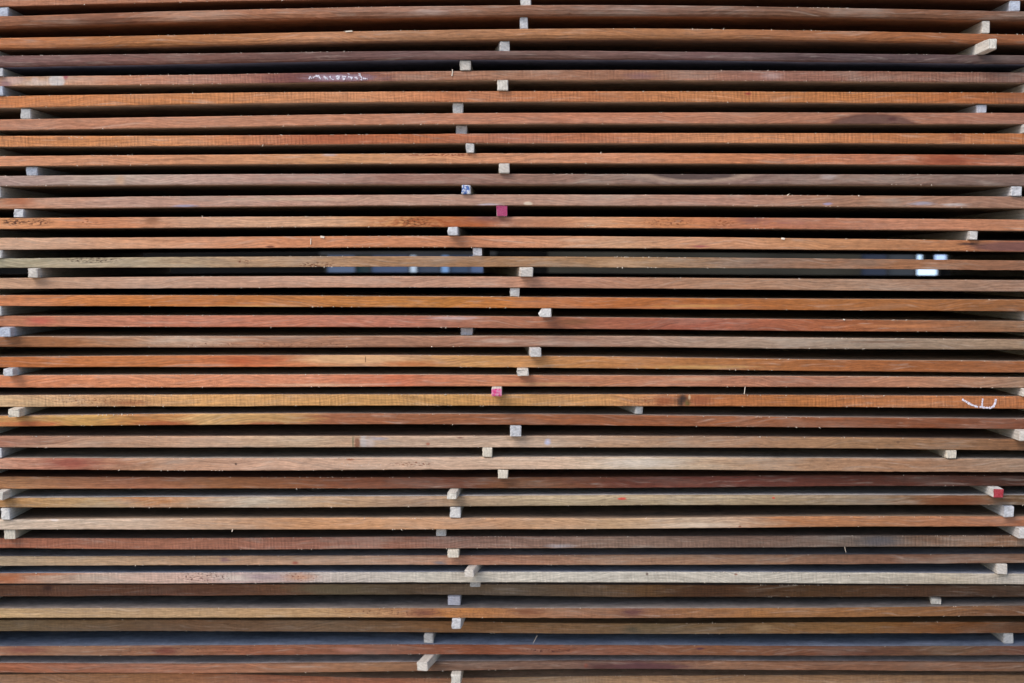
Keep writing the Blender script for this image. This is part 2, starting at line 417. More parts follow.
# sawn edge colour along each row, light falloff to the lower right painted in
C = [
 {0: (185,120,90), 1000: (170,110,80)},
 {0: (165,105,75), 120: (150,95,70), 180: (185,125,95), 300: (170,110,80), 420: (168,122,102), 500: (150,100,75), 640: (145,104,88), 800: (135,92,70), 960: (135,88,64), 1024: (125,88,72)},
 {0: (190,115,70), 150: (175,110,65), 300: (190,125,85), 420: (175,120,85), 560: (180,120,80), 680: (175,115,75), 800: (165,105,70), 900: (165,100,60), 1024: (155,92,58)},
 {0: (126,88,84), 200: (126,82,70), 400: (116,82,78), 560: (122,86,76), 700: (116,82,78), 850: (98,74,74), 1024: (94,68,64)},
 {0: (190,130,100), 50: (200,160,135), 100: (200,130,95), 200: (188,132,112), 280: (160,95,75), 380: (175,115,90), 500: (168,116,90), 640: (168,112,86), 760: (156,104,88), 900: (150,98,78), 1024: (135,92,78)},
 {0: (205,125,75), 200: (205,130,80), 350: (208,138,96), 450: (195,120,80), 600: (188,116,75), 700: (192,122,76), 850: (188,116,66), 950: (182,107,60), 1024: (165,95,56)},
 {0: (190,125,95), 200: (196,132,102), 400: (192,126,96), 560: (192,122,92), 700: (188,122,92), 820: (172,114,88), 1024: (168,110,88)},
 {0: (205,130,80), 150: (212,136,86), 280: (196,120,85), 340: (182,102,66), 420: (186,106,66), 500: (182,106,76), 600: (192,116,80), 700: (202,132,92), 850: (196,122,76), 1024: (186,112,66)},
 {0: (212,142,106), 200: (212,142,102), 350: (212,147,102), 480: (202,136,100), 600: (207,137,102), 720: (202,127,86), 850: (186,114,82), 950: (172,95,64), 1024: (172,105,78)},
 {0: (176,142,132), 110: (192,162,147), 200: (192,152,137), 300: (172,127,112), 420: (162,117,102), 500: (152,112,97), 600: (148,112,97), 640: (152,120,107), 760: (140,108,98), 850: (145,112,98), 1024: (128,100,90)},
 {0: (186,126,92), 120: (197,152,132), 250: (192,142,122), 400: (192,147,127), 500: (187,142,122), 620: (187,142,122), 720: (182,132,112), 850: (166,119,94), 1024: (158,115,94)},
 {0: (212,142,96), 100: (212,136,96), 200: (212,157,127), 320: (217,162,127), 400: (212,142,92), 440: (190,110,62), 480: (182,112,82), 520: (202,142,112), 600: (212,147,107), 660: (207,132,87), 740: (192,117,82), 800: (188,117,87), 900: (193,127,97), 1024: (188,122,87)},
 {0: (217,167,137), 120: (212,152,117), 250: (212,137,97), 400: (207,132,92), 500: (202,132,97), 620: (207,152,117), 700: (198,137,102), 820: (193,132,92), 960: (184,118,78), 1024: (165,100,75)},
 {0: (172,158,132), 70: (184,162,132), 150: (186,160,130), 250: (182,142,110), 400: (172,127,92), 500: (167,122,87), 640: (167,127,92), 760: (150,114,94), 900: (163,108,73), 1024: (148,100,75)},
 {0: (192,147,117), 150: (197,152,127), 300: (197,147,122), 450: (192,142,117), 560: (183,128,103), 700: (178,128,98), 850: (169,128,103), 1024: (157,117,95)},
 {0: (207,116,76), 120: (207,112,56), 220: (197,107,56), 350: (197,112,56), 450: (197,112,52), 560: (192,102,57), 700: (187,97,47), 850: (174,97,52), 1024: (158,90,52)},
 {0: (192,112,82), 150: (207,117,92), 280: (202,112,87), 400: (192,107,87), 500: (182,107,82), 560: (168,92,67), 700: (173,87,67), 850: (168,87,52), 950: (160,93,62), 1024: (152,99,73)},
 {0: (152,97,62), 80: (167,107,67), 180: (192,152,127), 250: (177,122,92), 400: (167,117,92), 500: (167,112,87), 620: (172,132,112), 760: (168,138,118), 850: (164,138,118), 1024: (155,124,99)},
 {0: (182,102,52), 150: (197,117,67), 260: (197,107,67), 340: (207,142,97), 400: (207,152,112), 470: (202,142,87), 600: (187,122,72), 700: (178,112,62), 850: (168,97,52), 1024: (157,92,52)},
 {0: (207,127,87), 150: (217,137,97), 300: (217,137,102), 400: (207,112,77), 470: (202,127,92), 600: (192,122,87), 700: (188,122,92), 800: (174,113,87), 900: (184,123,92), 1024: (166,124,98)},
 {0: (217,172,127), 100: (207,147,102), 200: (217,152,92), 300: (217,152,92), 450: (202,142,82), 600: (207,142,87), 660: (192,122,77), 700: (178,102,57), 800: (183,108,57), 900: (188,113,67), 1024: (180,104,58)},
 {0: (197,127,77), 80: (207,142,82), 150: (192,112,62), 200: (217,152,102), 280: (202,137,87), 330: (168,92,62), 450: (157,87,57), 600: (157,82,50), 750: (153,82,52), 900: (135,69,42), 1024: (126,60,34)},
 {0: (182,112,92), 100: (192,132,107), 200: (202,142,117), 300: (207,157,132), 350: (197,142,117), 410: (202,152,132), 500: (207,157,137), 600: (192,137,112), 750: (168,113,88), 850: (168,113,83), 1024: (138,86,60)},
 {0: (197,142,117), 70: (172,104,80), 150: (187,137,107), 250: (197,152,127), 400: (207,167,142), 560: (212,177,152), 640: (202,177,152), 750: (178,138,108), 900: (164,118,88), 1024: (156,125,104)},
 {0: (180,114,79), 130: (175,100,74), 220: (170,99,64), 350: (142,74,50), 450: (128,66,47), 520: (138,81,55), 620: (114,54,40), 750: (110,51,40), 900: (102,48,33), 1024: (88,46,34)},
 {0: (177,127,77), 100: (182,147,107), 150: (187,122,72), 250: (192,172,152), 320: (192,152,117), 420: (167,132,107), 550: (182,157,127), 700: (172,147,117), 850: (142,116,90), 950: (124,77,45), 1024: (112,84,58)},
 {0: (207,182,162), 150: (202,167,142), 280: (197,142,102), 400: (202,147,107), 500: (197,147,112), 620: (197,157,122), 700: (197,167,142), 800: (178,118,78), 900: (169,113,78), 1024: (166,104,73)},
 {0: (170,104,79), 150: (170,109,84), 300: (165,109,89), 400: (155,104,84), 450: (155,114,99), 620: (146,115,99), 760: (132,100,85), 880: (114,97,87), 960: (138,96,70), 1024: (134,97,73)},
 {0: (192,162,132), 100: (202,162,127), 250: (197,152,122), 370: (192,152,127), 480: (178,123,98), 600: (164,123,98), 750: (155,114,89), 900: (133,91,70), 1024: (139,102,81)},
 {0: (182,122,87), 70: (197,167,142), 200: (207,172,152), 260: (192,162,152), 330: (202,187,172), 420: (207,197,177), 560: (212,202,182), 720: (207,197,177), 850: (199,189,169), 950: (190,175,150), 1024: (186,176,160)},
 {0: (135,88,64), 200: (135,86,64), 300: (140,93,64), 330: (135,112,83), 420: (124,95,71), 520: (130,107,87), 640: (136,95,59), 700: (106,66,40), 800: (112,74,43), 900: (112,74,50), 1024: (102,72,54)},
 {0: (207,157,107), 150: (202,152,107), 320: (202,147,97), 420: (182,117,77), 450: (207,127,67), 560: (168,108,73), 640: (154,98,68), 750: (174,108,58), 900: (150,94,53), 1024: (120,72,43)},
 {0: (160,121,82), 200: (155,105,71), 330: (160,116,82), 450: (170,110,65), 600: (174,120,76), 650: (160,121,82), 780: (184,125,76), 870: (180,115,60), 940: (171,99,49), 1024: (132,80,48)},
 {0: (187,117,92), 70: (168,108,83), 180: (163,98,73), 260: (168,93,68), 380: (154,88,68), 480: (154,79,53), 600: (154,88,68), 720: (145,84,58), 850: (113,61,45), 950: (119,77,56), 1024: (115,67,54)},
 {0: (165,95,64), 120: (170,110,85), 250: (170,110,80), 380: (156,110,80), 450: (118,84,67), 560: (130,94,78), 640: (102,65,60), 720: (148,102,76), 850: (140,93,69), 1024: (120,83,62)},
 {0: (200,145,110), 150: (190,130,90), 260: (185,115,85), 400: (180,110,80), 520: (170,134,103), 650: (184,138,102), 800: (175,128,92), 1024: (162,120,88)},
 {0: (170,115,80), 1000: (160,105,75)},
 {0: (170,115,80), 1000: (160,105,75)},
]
SAW = {0: .5, 4: .8, 5: 1.0, 7: 1.0, 20: .9, 27: 1.0, 28: .4, 29: .7, 30: .8, 31: .4, 32: .35, 35: .6, 8: .25, 25: .3}
GREY = {1: .35, 4: .35, 9: .4, 10: .4, 13: .3, 14: .25, 17: .4, 22: .3, 23: .35, 25: .45, 27: .4, 28: .35, 29: .45, 26: .25, 12: .2}
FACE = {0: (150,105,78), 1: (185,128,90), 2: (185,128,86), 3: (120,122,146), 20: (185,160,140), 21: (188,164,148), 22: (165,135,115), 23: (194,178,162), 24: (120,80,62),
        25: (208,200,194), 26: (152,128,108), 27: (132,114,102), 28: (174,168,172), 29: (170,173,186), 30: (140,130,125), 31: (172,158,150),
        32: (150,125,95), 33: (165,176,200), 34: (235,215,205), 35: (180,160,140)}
# (px, py, rx, ry in pixels, colour, softness, rings)
SPOTS = {
 1: [(98, 20, 22, 5, (120,74,52), .9, 0), (430, 12, 16, 2.5, (180,150,135), .8, 0)],
 4: [(57, 81, 8, 7, (208,198,192), .25, 0), (35, 80, 4, 2.4, (205,180,168), .5, 0), (14, 80, 12, 4, (206,176,166), .7, 0), (92, 79, 26, 4, (206,158,132), .9, 0), (40, 83, 12, 2.4, (212,186,172), .8, 0), (5, 84, 6, 3, (150,112,112), .6, 0),
     (325, 78, 62, 9, (112,66,64), .6, 0), (340, 77.6, 30, 3.0, (168,142,156), .9, 0), (66, 77, 2, 3, (165,80,90), .7, 0), (640, 76, 14, 3, (135,95,90), .9, 0), (772, 76, 10, 3, (185,150,140), .9, 0)],
 5: [(748, 94, 3.2, 1.4, (150,55,45), .6, 0)],
 6: [(873, 128, 46, 14.5, (92,52,42), .16, 0), (873, 128.4, 43, 13, (112,78,66), .16, 0), (892, 119, 5, 2.4, (84,46,42), .6, 0)],
 7: [(330, 139, 40, 6, (170,92,58), .9, 0), (62, 138, 6, 2, (160,105,70), .8, 0), (956, 137, 8, 4, (150,84,50), .9, 0)],
 8: [(948, 160, 24, 5, (150,74,46), .9, 0), (330, 155, 8, 1.4, (205,185,180), .6, 0)],
 9: [(695, 171.5, 64, 11, (172,142,122), .2, 0), (695, 170.6, 48, 9.4, (66,48,48), .18, 0), (120, 181, 5, 6, (196,156,126), .8, 0), (828, 177, 8, 2.5, (185,165,158), .7, 0)],
 10: [(185, 206, 13, 1.5, (150,158,190), .8, 0), (490, 204.7, 11, 1.3, (200,190,200), .7, 0), (528, 203.6, 4.5, 2, (222,200,175), .4, 0), (922, 203.5, 12, 1.6, (160,160,178), .8, 0),
      (955, 204.5, 12, 1.4, (205,195,190), .8, 0), (828, 204, 4, 1.4, (148,150,190), .7, 0), (300, 199, 60, 1.6, (205,170,140), .9, 0), (20, 201, 14, 5, (175,105,70), .9, 0)],
 11: [(426, 232, 52, 30, (150,74,34), .7, 30), (490, 216, 20, 7, (120,74,66), .9, 0), (470, 226, 26, 5, (175,92,44), .9, 0), (546, 224, 30, 5, (178,118,84), .9, 0), (152, 220, 8, 4, (140,90,60), .9, 0), (752, 219, 14, 5, (140,88,74), .8, 0),
      (784, 223, 22, 3, (165,105,88), .8, 9)],
 12: [(1012, 246.5, 42, 4.6, (112,72,66), .35, 0), (968, 244, 9, 1.4, (60,36,34), .6, 0), (270, 246.5, 4, 1, (110,60,40), .7, 0), (700, 246.5, 8, 1.2, (165,90,85), .8, 0), (575, 240, 14, 2, (212,168,138), .9, 0)],
 13: [(620, 264, 20, 4, (190,150,115), .9, 0), (865, 262, 22, 4, (135,104,84), .9, 0)],
 15: [(250, 307, 50, 1.4, (215,160,100), .8, 0), (700, 306, 40, 1.4, (200,140,80), .9, 0)],
 16: [(40, 321, 14, 4, (190,95,75), .9, 0), (455, 318, 24, 1.6, (205,180,175), .9, 0), (575, 322, 18, 3, (130,82,52), .9, 0), (900, 326, 40, 1.6, (190,120,75), .9, 0)],
 17: [(205, 340, 40, 2.4, (205,175,150), .9, 0), (880, 342, 40, 1.4, (128,98,78), .9, 0), (500, 341, 24, 2.2, (190,155,135), .9, 0)],
 18: [(352, 359, 56, 4.4, (222,170,122), .35, 0), (365.5, 359, 0.5, 3, (90,60,40), .5, 0), (410, 364, 30, 3, (190,112,60), .9, 0), (700, 367, 50, 1.6, (200,150,90), .9, 0), (240, 361, 12, 3, (180,88,48), .9, 0)],
 19: [(320, 385, 50, 1.5, (225,180,145), .9, 0), (695, 379, 24, 2, (210,165,130), .9, 0), (540, 384, 40, 1.6, (215,160,110), .9, 0)],
 20: [(664, 401, 9, 6, (150,82,48), .8, 0), (682, 400.5, 9, 5, (96,58,38), .95, 0), (683, 398, 4.2, 4.2, (46,36,30), .9, 0), (680.5, 403.5, 3, 2.6, (58,42,32), .9, 0), (688, 403, 3, 3, (96,86,40), .6, 0), (689.5, 397.5, 1.4, 2.6, (225,200,160), .5, 0), (700, 401, 11, 6, (150,84,52), .6, 0), (130, 403, 20, 3, (165,105,66), .9, 0)],
 21: [(165, 424, 26, 3.4, (165,84,46), .7, 0), (30, 424, 34, 3, (190,100,58), .8, 0), (265, 424, 24, 2.4, (160,88,54), .7, 0)],
 22: [(357.5, 443, 3.0, 5, (130,82,58), .5, 0), (353, 442, 0.8, 6, (120,110,80), .5, 0), (363.5, 442, 3.4, 14, (196,190,188), .6, 0), (370, 442, 5, 10, (192,176,170), .9, 0), (380, 438.5, 7, 1.6, (165,160,172), .9, 0), (547.5, 442, 3, 3, (198,206,238), .8, 0),
      (428, 444, 3, 2.4, (165,95,70), .5, 5), (460, 437.6, 4, 1, (120,75,60), .7, 0), (898, 442, 3.2, 3, (110,78,56), .6, 6), (60, 446, 30, 1.6, (215,170,140), .9, 0)],
 23: [(71, 463, 26, 5, (150,78,62), .9, 0), (350, 459.6, 4, .9, (165,95,60), .7, 0), (236, 464, 1.4, 1.2, (60,40,34), .7, 0), (640, 463, 40, 5, (215,200,185), .9, 0)],
 25: [(622, 498.5, 4.5, 1.2, (205,55,42), .5, 0), (773.5, 498, 1.5, 1, (205,55,42), .6, 0), (958, 501, 34, 5, (118,66,36), .8, 0)],
 26: [(54, 520, 4, 1.4, (225,210,200), .5, 0), (700, 525, 40, 2.4, (220,195,170), .9, 0), (740, 526.5, 1.4, 1, (120,60,40), .6, 0)],
 27: [(880, 541, 20, 5, (92,86,88), .9, 0), (560, 546, 14, 2, (180,170,170), .9, 0)],
 28: [(295, 563, 3, 1.6, (170,90,70), .8, 0), (225, 560, 5, 2.6, (150,112,108), .8, 0), (440, 563, 6, 2, (130,120,120), .9, 0)],
 29: [(8, 578, 16, 4, (168,98,60), .9, 0), (40, 574, 40, 1.6, (170,105,68), .9, 0), (240, 578, 24, 3, (222,205,190), .9, 0), (262, 577, 18, 3, (165,140,140), .9, 0), (300, 577, 14, 4, (195,145,115), .9, 0),
      (647, 574, 1.4, 1.4, (80,45,36), .6, 0), (736, 574.5, 2, 1, (140,80,60), .7, 0), (849, 576, 1, 1, (80,55,44), .6, 0)],
 30: [(48, 588, 5, 4, (78,46,40), .8, 0), (330, 589, 40, 6, (132,112,84), .7, 0)],
 31: [(425, 613, 16, 4, (118,68,52), .9, 0), (633, 612, 12, 4, (100,60,58), .9, 0), (528, 612, 16, 4, (130,78,50), .9, 0)],
 32: [(632, 630, 8, 3, (110,96,74), .9, 0), (762, 628, 10, 4, (205,165,120), .9, 0)],
 33: [(700, 649, 4, 1.4, (90,50,60), .8, 0), (165, 651, 12, 4, (125,62,48), .9, 0), (25, 650, 20, 3, (140,82,66), .9, 0), (350, 650, 12, 2, (190,130,110), .9, 0)],
 34: [(645, 667, 42, 4, (92,56,58), .5, 0), (586, 666, 2, 2, (150,80,60), .7, 0), (600, 667, 14, 3, (84,48,44), .8, 0)],
}
SPECK = {
 8: [(440, 155, 50, 1.3, (150,75,45), .5)],
 11: [(14, 222, 12, 4, (86,46,30), .5), (38, 222, 16, 4, (100,54,34), .52), (88, 221, 12, 4, (150,90,60), .58), (415, 222, 18, 5, (110,62,30), .54), (480, 217, 30, 2, (240,220,190), .66), (668, 222, 28, 4.6, (125,66,36), .57), (724, 223, 14, 5, (150,84,46), .55), (590, 226, 10, 1, (235,205,170), .55)],
 13: [(92, 260, 34, 3.4, (96,76,60), .52), (244, 262, 8, 3, (120,66,42), .54), (316, 264.5, 22, 2.4, (110,60,36), .54)],
 20: [(100, 401, 60, 4, (150,95,58), .58), (645, 400, 22, 5, (160,92,56), .57), (410, 397, 8, 3, (130,84,50), .56)],
 23: [(412, 464, 24, 3, (150,98,74), .55), (360, 464, 40, 4, (225,200,180), .62)],
 29: [(205, 577, 32, 5, (110,72,62), .56), (300, 577, 24, 5, (150,92,70), .57)],
 31: [(430, 612, 120, 4, (120,75,55), .6)],
 33: [(548, 650.5, 32, 2, (90,48,40), .54), (180, 650, 100, 4, (110,60,50), .62)],
 7: [(72, 136.5, 16, 2, (245,225,200), .58), (335, 136, 30, 2.4, (130,70,44), .57)],
 17: [(260, 345, 120, 3, (120,76,56), .62)],
}
WANE_TOP = {25: 6.0, 34: 6.5, 23: 3.6, 26: 3.4, 21: 3.0, 22: 2.6, 20: 2.2, 27: 2.4, 28: 2.6, 29: 2.2, 33: 2.4}
WANE_BOT = {1: 10.0, 2: 8.0, 3: 7.0, 9: 3.5, 17: 3.0}

xs_fine = np.linspace(-1.16, 1.16, 401)
BD = []                                    # per layer: functions of X
for i, (t, bt, p) in enumerate(B):
    y = -p / 1000.0
    xt, zt = zip(*[unproject(a, c, y) for a, c in zip(PX, t)])
    xb, zb = zip(*[unproject(a, c, y) for a, c in zip(PX, bt)])
    BD.append(dict(top=hermite(xt, zt), bot=hermite(xb, zb), y=y, seed=100 + i))

# make sure no two neighbours come closer than a thin stick
for i in range(len(B) - 1):
    gap = BD[i]['bot'](xs_fine) - BD[i + 1]['top'](xs_fine)
    print('gap', i, i + 1, [round(float(q) * 1000, 1) for q in (gap.min(), gap.mean(), gap.max())])

def front_y(i, x):
    d = BD[i]
    return d['y'] + wobble(x, 0.31, 0.0011, d['seed'] * 3 + 1) + wobble(x, 0.045, 0.00022, d['seed'] * 3 + 2)

def board_mesh(name, i, y_front, y_back, xs, mats, front=True):
    d = BD[i]
    zt, zb = d['top'](xs), d['bot'](xs)
    zm = float((zt.mean() + zb.mean()) / 2)
    rt, rb = WANE_TOP.get(i, 1.3) / 1000, WANE_BOT.get(i, 1.3) / 1000
    n = len(xs)
    s = d['seed'] * 11 + (0 if front else 5)
    fine = 0.00016
    et = wobble(xs, 0.0075, fine, s) + wobble(xs, 0.06, 0.00022, s + 1)
    eb = wobble(xs, 0.0075, fine, s + 2) + wobble(xs, 0.06, 0.00022, s + 3)
    if front:
        rr = np.random.default_rng(s + 900)
        for _ in range(26):
            xc, wd, dp = rr.uniform(-1.1, 1.1), rr.uniform(.004, .018), rr.uniform(.0003, .0013)
            nick = dp * np.clip(1 - np.abs(xs - xc) / wd, 0, 1) ** .7
            if rr.random() < .5:
                et = et - nick
            else:
                eb = eb + nick
        et = et + wobble(xs, 0.19, 0.00030, s + 31)
        eb = eb + wobble(xs, 0.17, 0.00030, s + 32)
    yf = (front_y(i, xs) if front else np.full(n, y_front))
    rtx = rt * (1 + wobble(xs, 0.09, 0.22, s + 4)) if front else np.full(n, rt)
    rbx = rb * (1 + wobble(xs, 0.09, 0.22, s + 6)) if front else np.full(n, rb)
    rtx, rbx = np.clip(rtx, 0.0005, 0.009), np.clip(rbx, 0.0005, 0.0125)
    k = 0.293
    prof = [  # (y, z) rings from the back bottom round the front to the back top
        (np.full(n, y_back), zb),
        (yf + rbx * 1.0 + 0.02, zb),
        (yf + rbx * 1.0, zb + eb * .3),
        (yf + rbx * k, zb + rbx * k + eb),
        (yf, zb + rbx + eb),
        (yf + wobble(xs, 0.03, 0.00012, s + 7), (zb + zt) / 2),
        (yf, zt - rtx + et),
        (yf + rtx * k, zt - rtx * k + et),
        (yf + rtx * 1.0, zt + et * .3),
        (yf + rtx * 1.0 + 0.02, zt),
        (np.full(n, y_back), zt)]
    m = len(prof)
    V = np.zeros((n, m, 3))
    for j, (yy, zz) in enumerate(prof):
        V[:, j, 0] = xs
        V[:, j, 1] = yy - d['y']
        V[:, j, 2] = zz - zm
    faces, mi = [], []
    for a in range(n - 1):
        for j in range(m):
            jn = (j + 1) % m
            faces.append((a * m + j, a * m + jn, (a + 1) * m + jn, (a + 1) * m + j))
            mi.append(0 if 2 <= j <= 7 else 1)
    faces.append(tuple(range(m - 1, -1, -1))); mi.append(0)
    faces.append(tuple((n - 1) * m + j for j in range(m))); mi.append(0)
    # winding so that normals point outwards
    faces = [tuple(reversed(q)) for q in faces]
    o = mesh_object(name, V.reshape(-1, 3), faces, mats, mat_index=mi)
    o.location = (0, d['y'], zm)
    d['zm'] = zm if front else d.get('zm', zm)
    return o

def to_x(i, px):
    return unproject(px, B[i][1][3], BD[i]['y'])[0]

LOOK = ['orange brown board cropped by the top edge, showing at upper left', 'weathered brown board with a shaded rounded underside', 'golden brown board with a shaded underside',
        'dark purplish brown board with a bluish underside', 'reddish board with white chalk scribble and pale blotch at left', 'bright orange board ruled with fine saw marks',
        'plain salmon brown board with a dark lens shaped stain at right', 'orange saw marked board with a darker rust red middle', 'smooth light orange board reddening toward the right',
        'greyish brown board with a long dark oval stain right of centre', 'pinkish brown board with pale flecks along its lower edge', 'figured orange board with swirling knot grain above centre',
        'light tan board darkening to a purple wedge at right', 'olive tan board at eye level with rough specks at left', 'pale pinkish tan plain board',
        'vivid orange brown plain board', 'rosy red brown board', 'dull grey brown board with a whitish right half', 'orange board with a pale sapwood streak left of centre',
        'salmon pink board turning browner to the right', 'yellow orange saw marked board with dark knot and white chalk mark', 'board turning from golden tan to deep red brown',
        'pinkish board with a pale bluish patch left of centre', 'pale pinkish grey board with light upper edge', 'dark mahogany red board', 'grey tan board with rounded pale upper edge and red fleck',
        'cream tan board with orange grain', 'dull pinkish brown board with dense vertical saw marks', 'tan board with brown streaks', 'whitish grey board, palest of the stack',
        'dark brown board set back under the whitish board', 'mottled orange tan board with a wide grey upper face showing', 'olive brown board set back in shade',
        'red brown board with a bluish upper face showing', 'brown board with rounded pale pink upper edge', 'tan brown board cropped by the bottom edge']

rear_mat = wood('rear_board_wood', [(-1, (205,172,146)), (1, (196,164,140))], 91, grey=.3, plain=True)
boards = []
for i in range(len(B)):
    end_l, end_r = -1.72 - 0.12 * random.random(), 1.72 + 0.12 * random.random()
    xs = np.concatenate([np.linspace(end_l, -1.18, 9), xs_fine, np.linspace(1.18, end_r, 9)])
    d = BD[i]
    zm = float((d['top'](xs).mean() + d['bot'](xs).mean()) / 2)
    def local(pxx, pyy):
        x, z = unproject(pxx, pyy, d['y'])
        return x, z - zm
    q = (D + d['y']) / F
    sp = [(*local(a, b_), rx * q, ry * q, cc, so, ri) for a, b_, rx, ry, cc, so, ri in SPOTS.get(i, [])]
    sk = [(*local(a, b_), rx * q, ry * q, cc, th) for a, b_, rx, ry, cc, th in SPECK.get(i, [])]
    browner = (0.97, 1.07, 1.03) if i in (15, 16, 21, 22, 24, 33) else (0.95, 1.02, 1.08) if i in (31, 32) else (0.98, 1.02, 1.03) if i == 20 else (1.0, 0.99, 1.005) if i == 29 else (1.0, 1.005, 0.985) if i in (9, 10, 13, 14, 17, 23, 25, 26, 27, 28, 30) else (0.995, 1.01, 0.99)
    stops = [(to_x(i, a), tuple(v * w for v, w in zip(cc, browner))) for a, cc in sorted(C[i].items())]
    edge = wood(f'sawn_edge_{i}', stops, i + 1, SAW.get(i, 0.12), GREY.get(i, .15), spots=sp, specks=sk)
    fc = FACE.get(i, (208,178,152))
    face = wood(f'wide_face_{i}', [(-1, fc), (0.1, tuple(v * 1.03 for v in fc)), (1, tuple(v * .96 for v in fc))], i + 61, 0.25, .25, figure=.6, plain=True)
    o = board_mesh('board', i, None, 0.30, xs, [edge, face])
    if i < SEEN:
        tag(o, f'{LOOK[i]}, {ORD[i]} from the top', 'board', 'sawn boards of the stack')
    else:
        tag(o, 'brown board in the lowest layers, below the photo edge', 'board', 'boards below the photo edge')
    boards.append(o)

xs_coarse = np.concatenate([[-1.75], np.linspace(-1.2, 1.2, 25), [1.75]])
for i in range(len(B)):
    for y0, y1 in ((0.312, 0.72), (0.735, 1.14)):
        o = board_mesh('board', i, y0, y1, xs_coarse, [rear_mat, rear_mat], front=False)
        tag(o, 'shaded brown board lying hidden behind the front row of boards', 'board', 'rear boards of the stack')

# ------------------------------------------------------------------ the spacer sticks between the layers
def stick_material(name, c, seed, end=None, stripes=0.0, blotch=None):
    b = N(name)
    tc = b.new('ShaderNodeTexCoord').outputs['Object']
    off = b.new('ShaderNodeVectorMath', operation='ADD')
    b.put(off.inputs[0], tc)
    off.inputs[1].default_value = (seed * 1.31, seed * .77, seed * 2.11)
    P = off.outputs[0]
    base = alb(c)
    n1 = b.noise(P, (220.0, 9.0, 220.0), 4.0, .6)
    n2 = b.noise(P, (420.0, 120.0, 420.0), 4.0, .65)
    k = b.scale_color(b.mix(0.0, base, base), b.ramp(n1, .3, .7, .86, 1.1))
    k = b.scale_color(k, b.ramp(n2, .3, .7, .84, 1.1))
    n3 = b.noise(P, (60.0, 8.0, 60.0), 3.0, .6)
    k = b.mix(b.ramp(n3, .52, .75, 0, .25), k, (.44, .38, .32, 1))
    wv = b.new('ShaderNodeTexWave', wave_type='RINGS', rings_direction='Y', wave_profile='SAW')
    wo = b.new('ShaderNodeVectorMath', operation='ADD')
    b.put(wo.inputs[0], tc)
    wo.inputs[1].default_value = (0.03 * math.cos(seed * 2.1), 0, 0.04 * math.sin(seed * 2.1) - 0.01)
    b.put(wv.inputs['Vector'], wo.outputs[0])
    wv.inputs['Scale'].default_value = 55.0
    wv.inputs['Distortion'].default_value = 1.2
    wv.inputs['Detail'].default_value = 2.0
    wv.inputs['Detail Scale'].default_value = 2.0
    k = b.scale_color(k, b.ramp(wv.outputs[1], 0, 1, .86, 1.05))
    soil = b.noise(P, (95.0, 14.0, 95.0), 5.0, .7)
    k = b.scale_color(k, b.ramp(soil, .26, .5, .62, 1.0))
    h = n2
    if stripes:
        sep = b.new('ShaderNodeSeparateXYZ')
        b.put(sep.inputs[0], tc)
        w = b.math('ADD', b.math('MULTIPLY', sep.outputs[2], 2 * math.pi / 0.0046), b.math('MULTIPLY', n3, 2.0))
        s = b.ramp(b.math('SINE', w), .2, .9, 0, stripes)
        k = b.mix(s, k, (.30, .28, .30, 1))
    if end:
        m = b.ramp(b.noise(P, (150.0, 150.0, 150.0), 3.0, .6), *((.36, .46) if blotch is None else (.47, .55)), blotch if blotch is not None else .85, 1.0)
        k = b.mix(m, k, b.mix(b.ramp(n2, .4, .7), alb(end), (*[min(.85, v * 1.5 + .04) for v in alb(end)[:3]], 1)))
    b.put(b.bsdf.inputs['Base Color'], k)
    b.bsdf.inputs['Roughness'].default_value = .8
    b.bsdf.inputs['Specular IOR Level'].default_value = .2
    bp = b.new('ShaderNodeBump')
    bp.inputs['Strength'].default_value = .5
    bp.inputs['Distance'].default_value = .0012
    b.put(bp.inputs['Height'], h)
    b.put(b.bsdf.inputs['Normal'], bp.outputs[0])
    return b.m

PALE = [stick_material(f'pale_stick_{k}', c, k + 1) for k, c in enumerate([(228,222,216), (214,207,201), (230,220,206), (216,213,214), (220,209,197)])]
GREYISH = [stick_material(f'grey_stick_{k}', c, k + 11) for k, c in enumerate([(212,208,210), (206,204,212), (212,208,204)])]
CREAM = stick_material('cream_stick', (230, 216, 196), 21)
BLUISH = stick_material('bluish_stick', (200, 205, 218), 22, stripes=.25)
STRIPED = stick_material('striped_stick', (236, 230, 238), 23, stripes=.8)
END_BLUE = stick_material('blue_chalked_end', (226, 226, 232), 24, end=(70, 100, 160), blotch=.0)
END_MAGENTA = stick_material('magenta_painted_end', (190, 130, 150), 25, end=(158, 56, 96))
END_PINK = stick_material('pink_painted_end', (226, 170, 190), 26, end=(205, 62, 120), blotch=.3)
END_RED = stick_material('red_painted_end', (190, 90, 90), 27, end=(150, 40, 50))

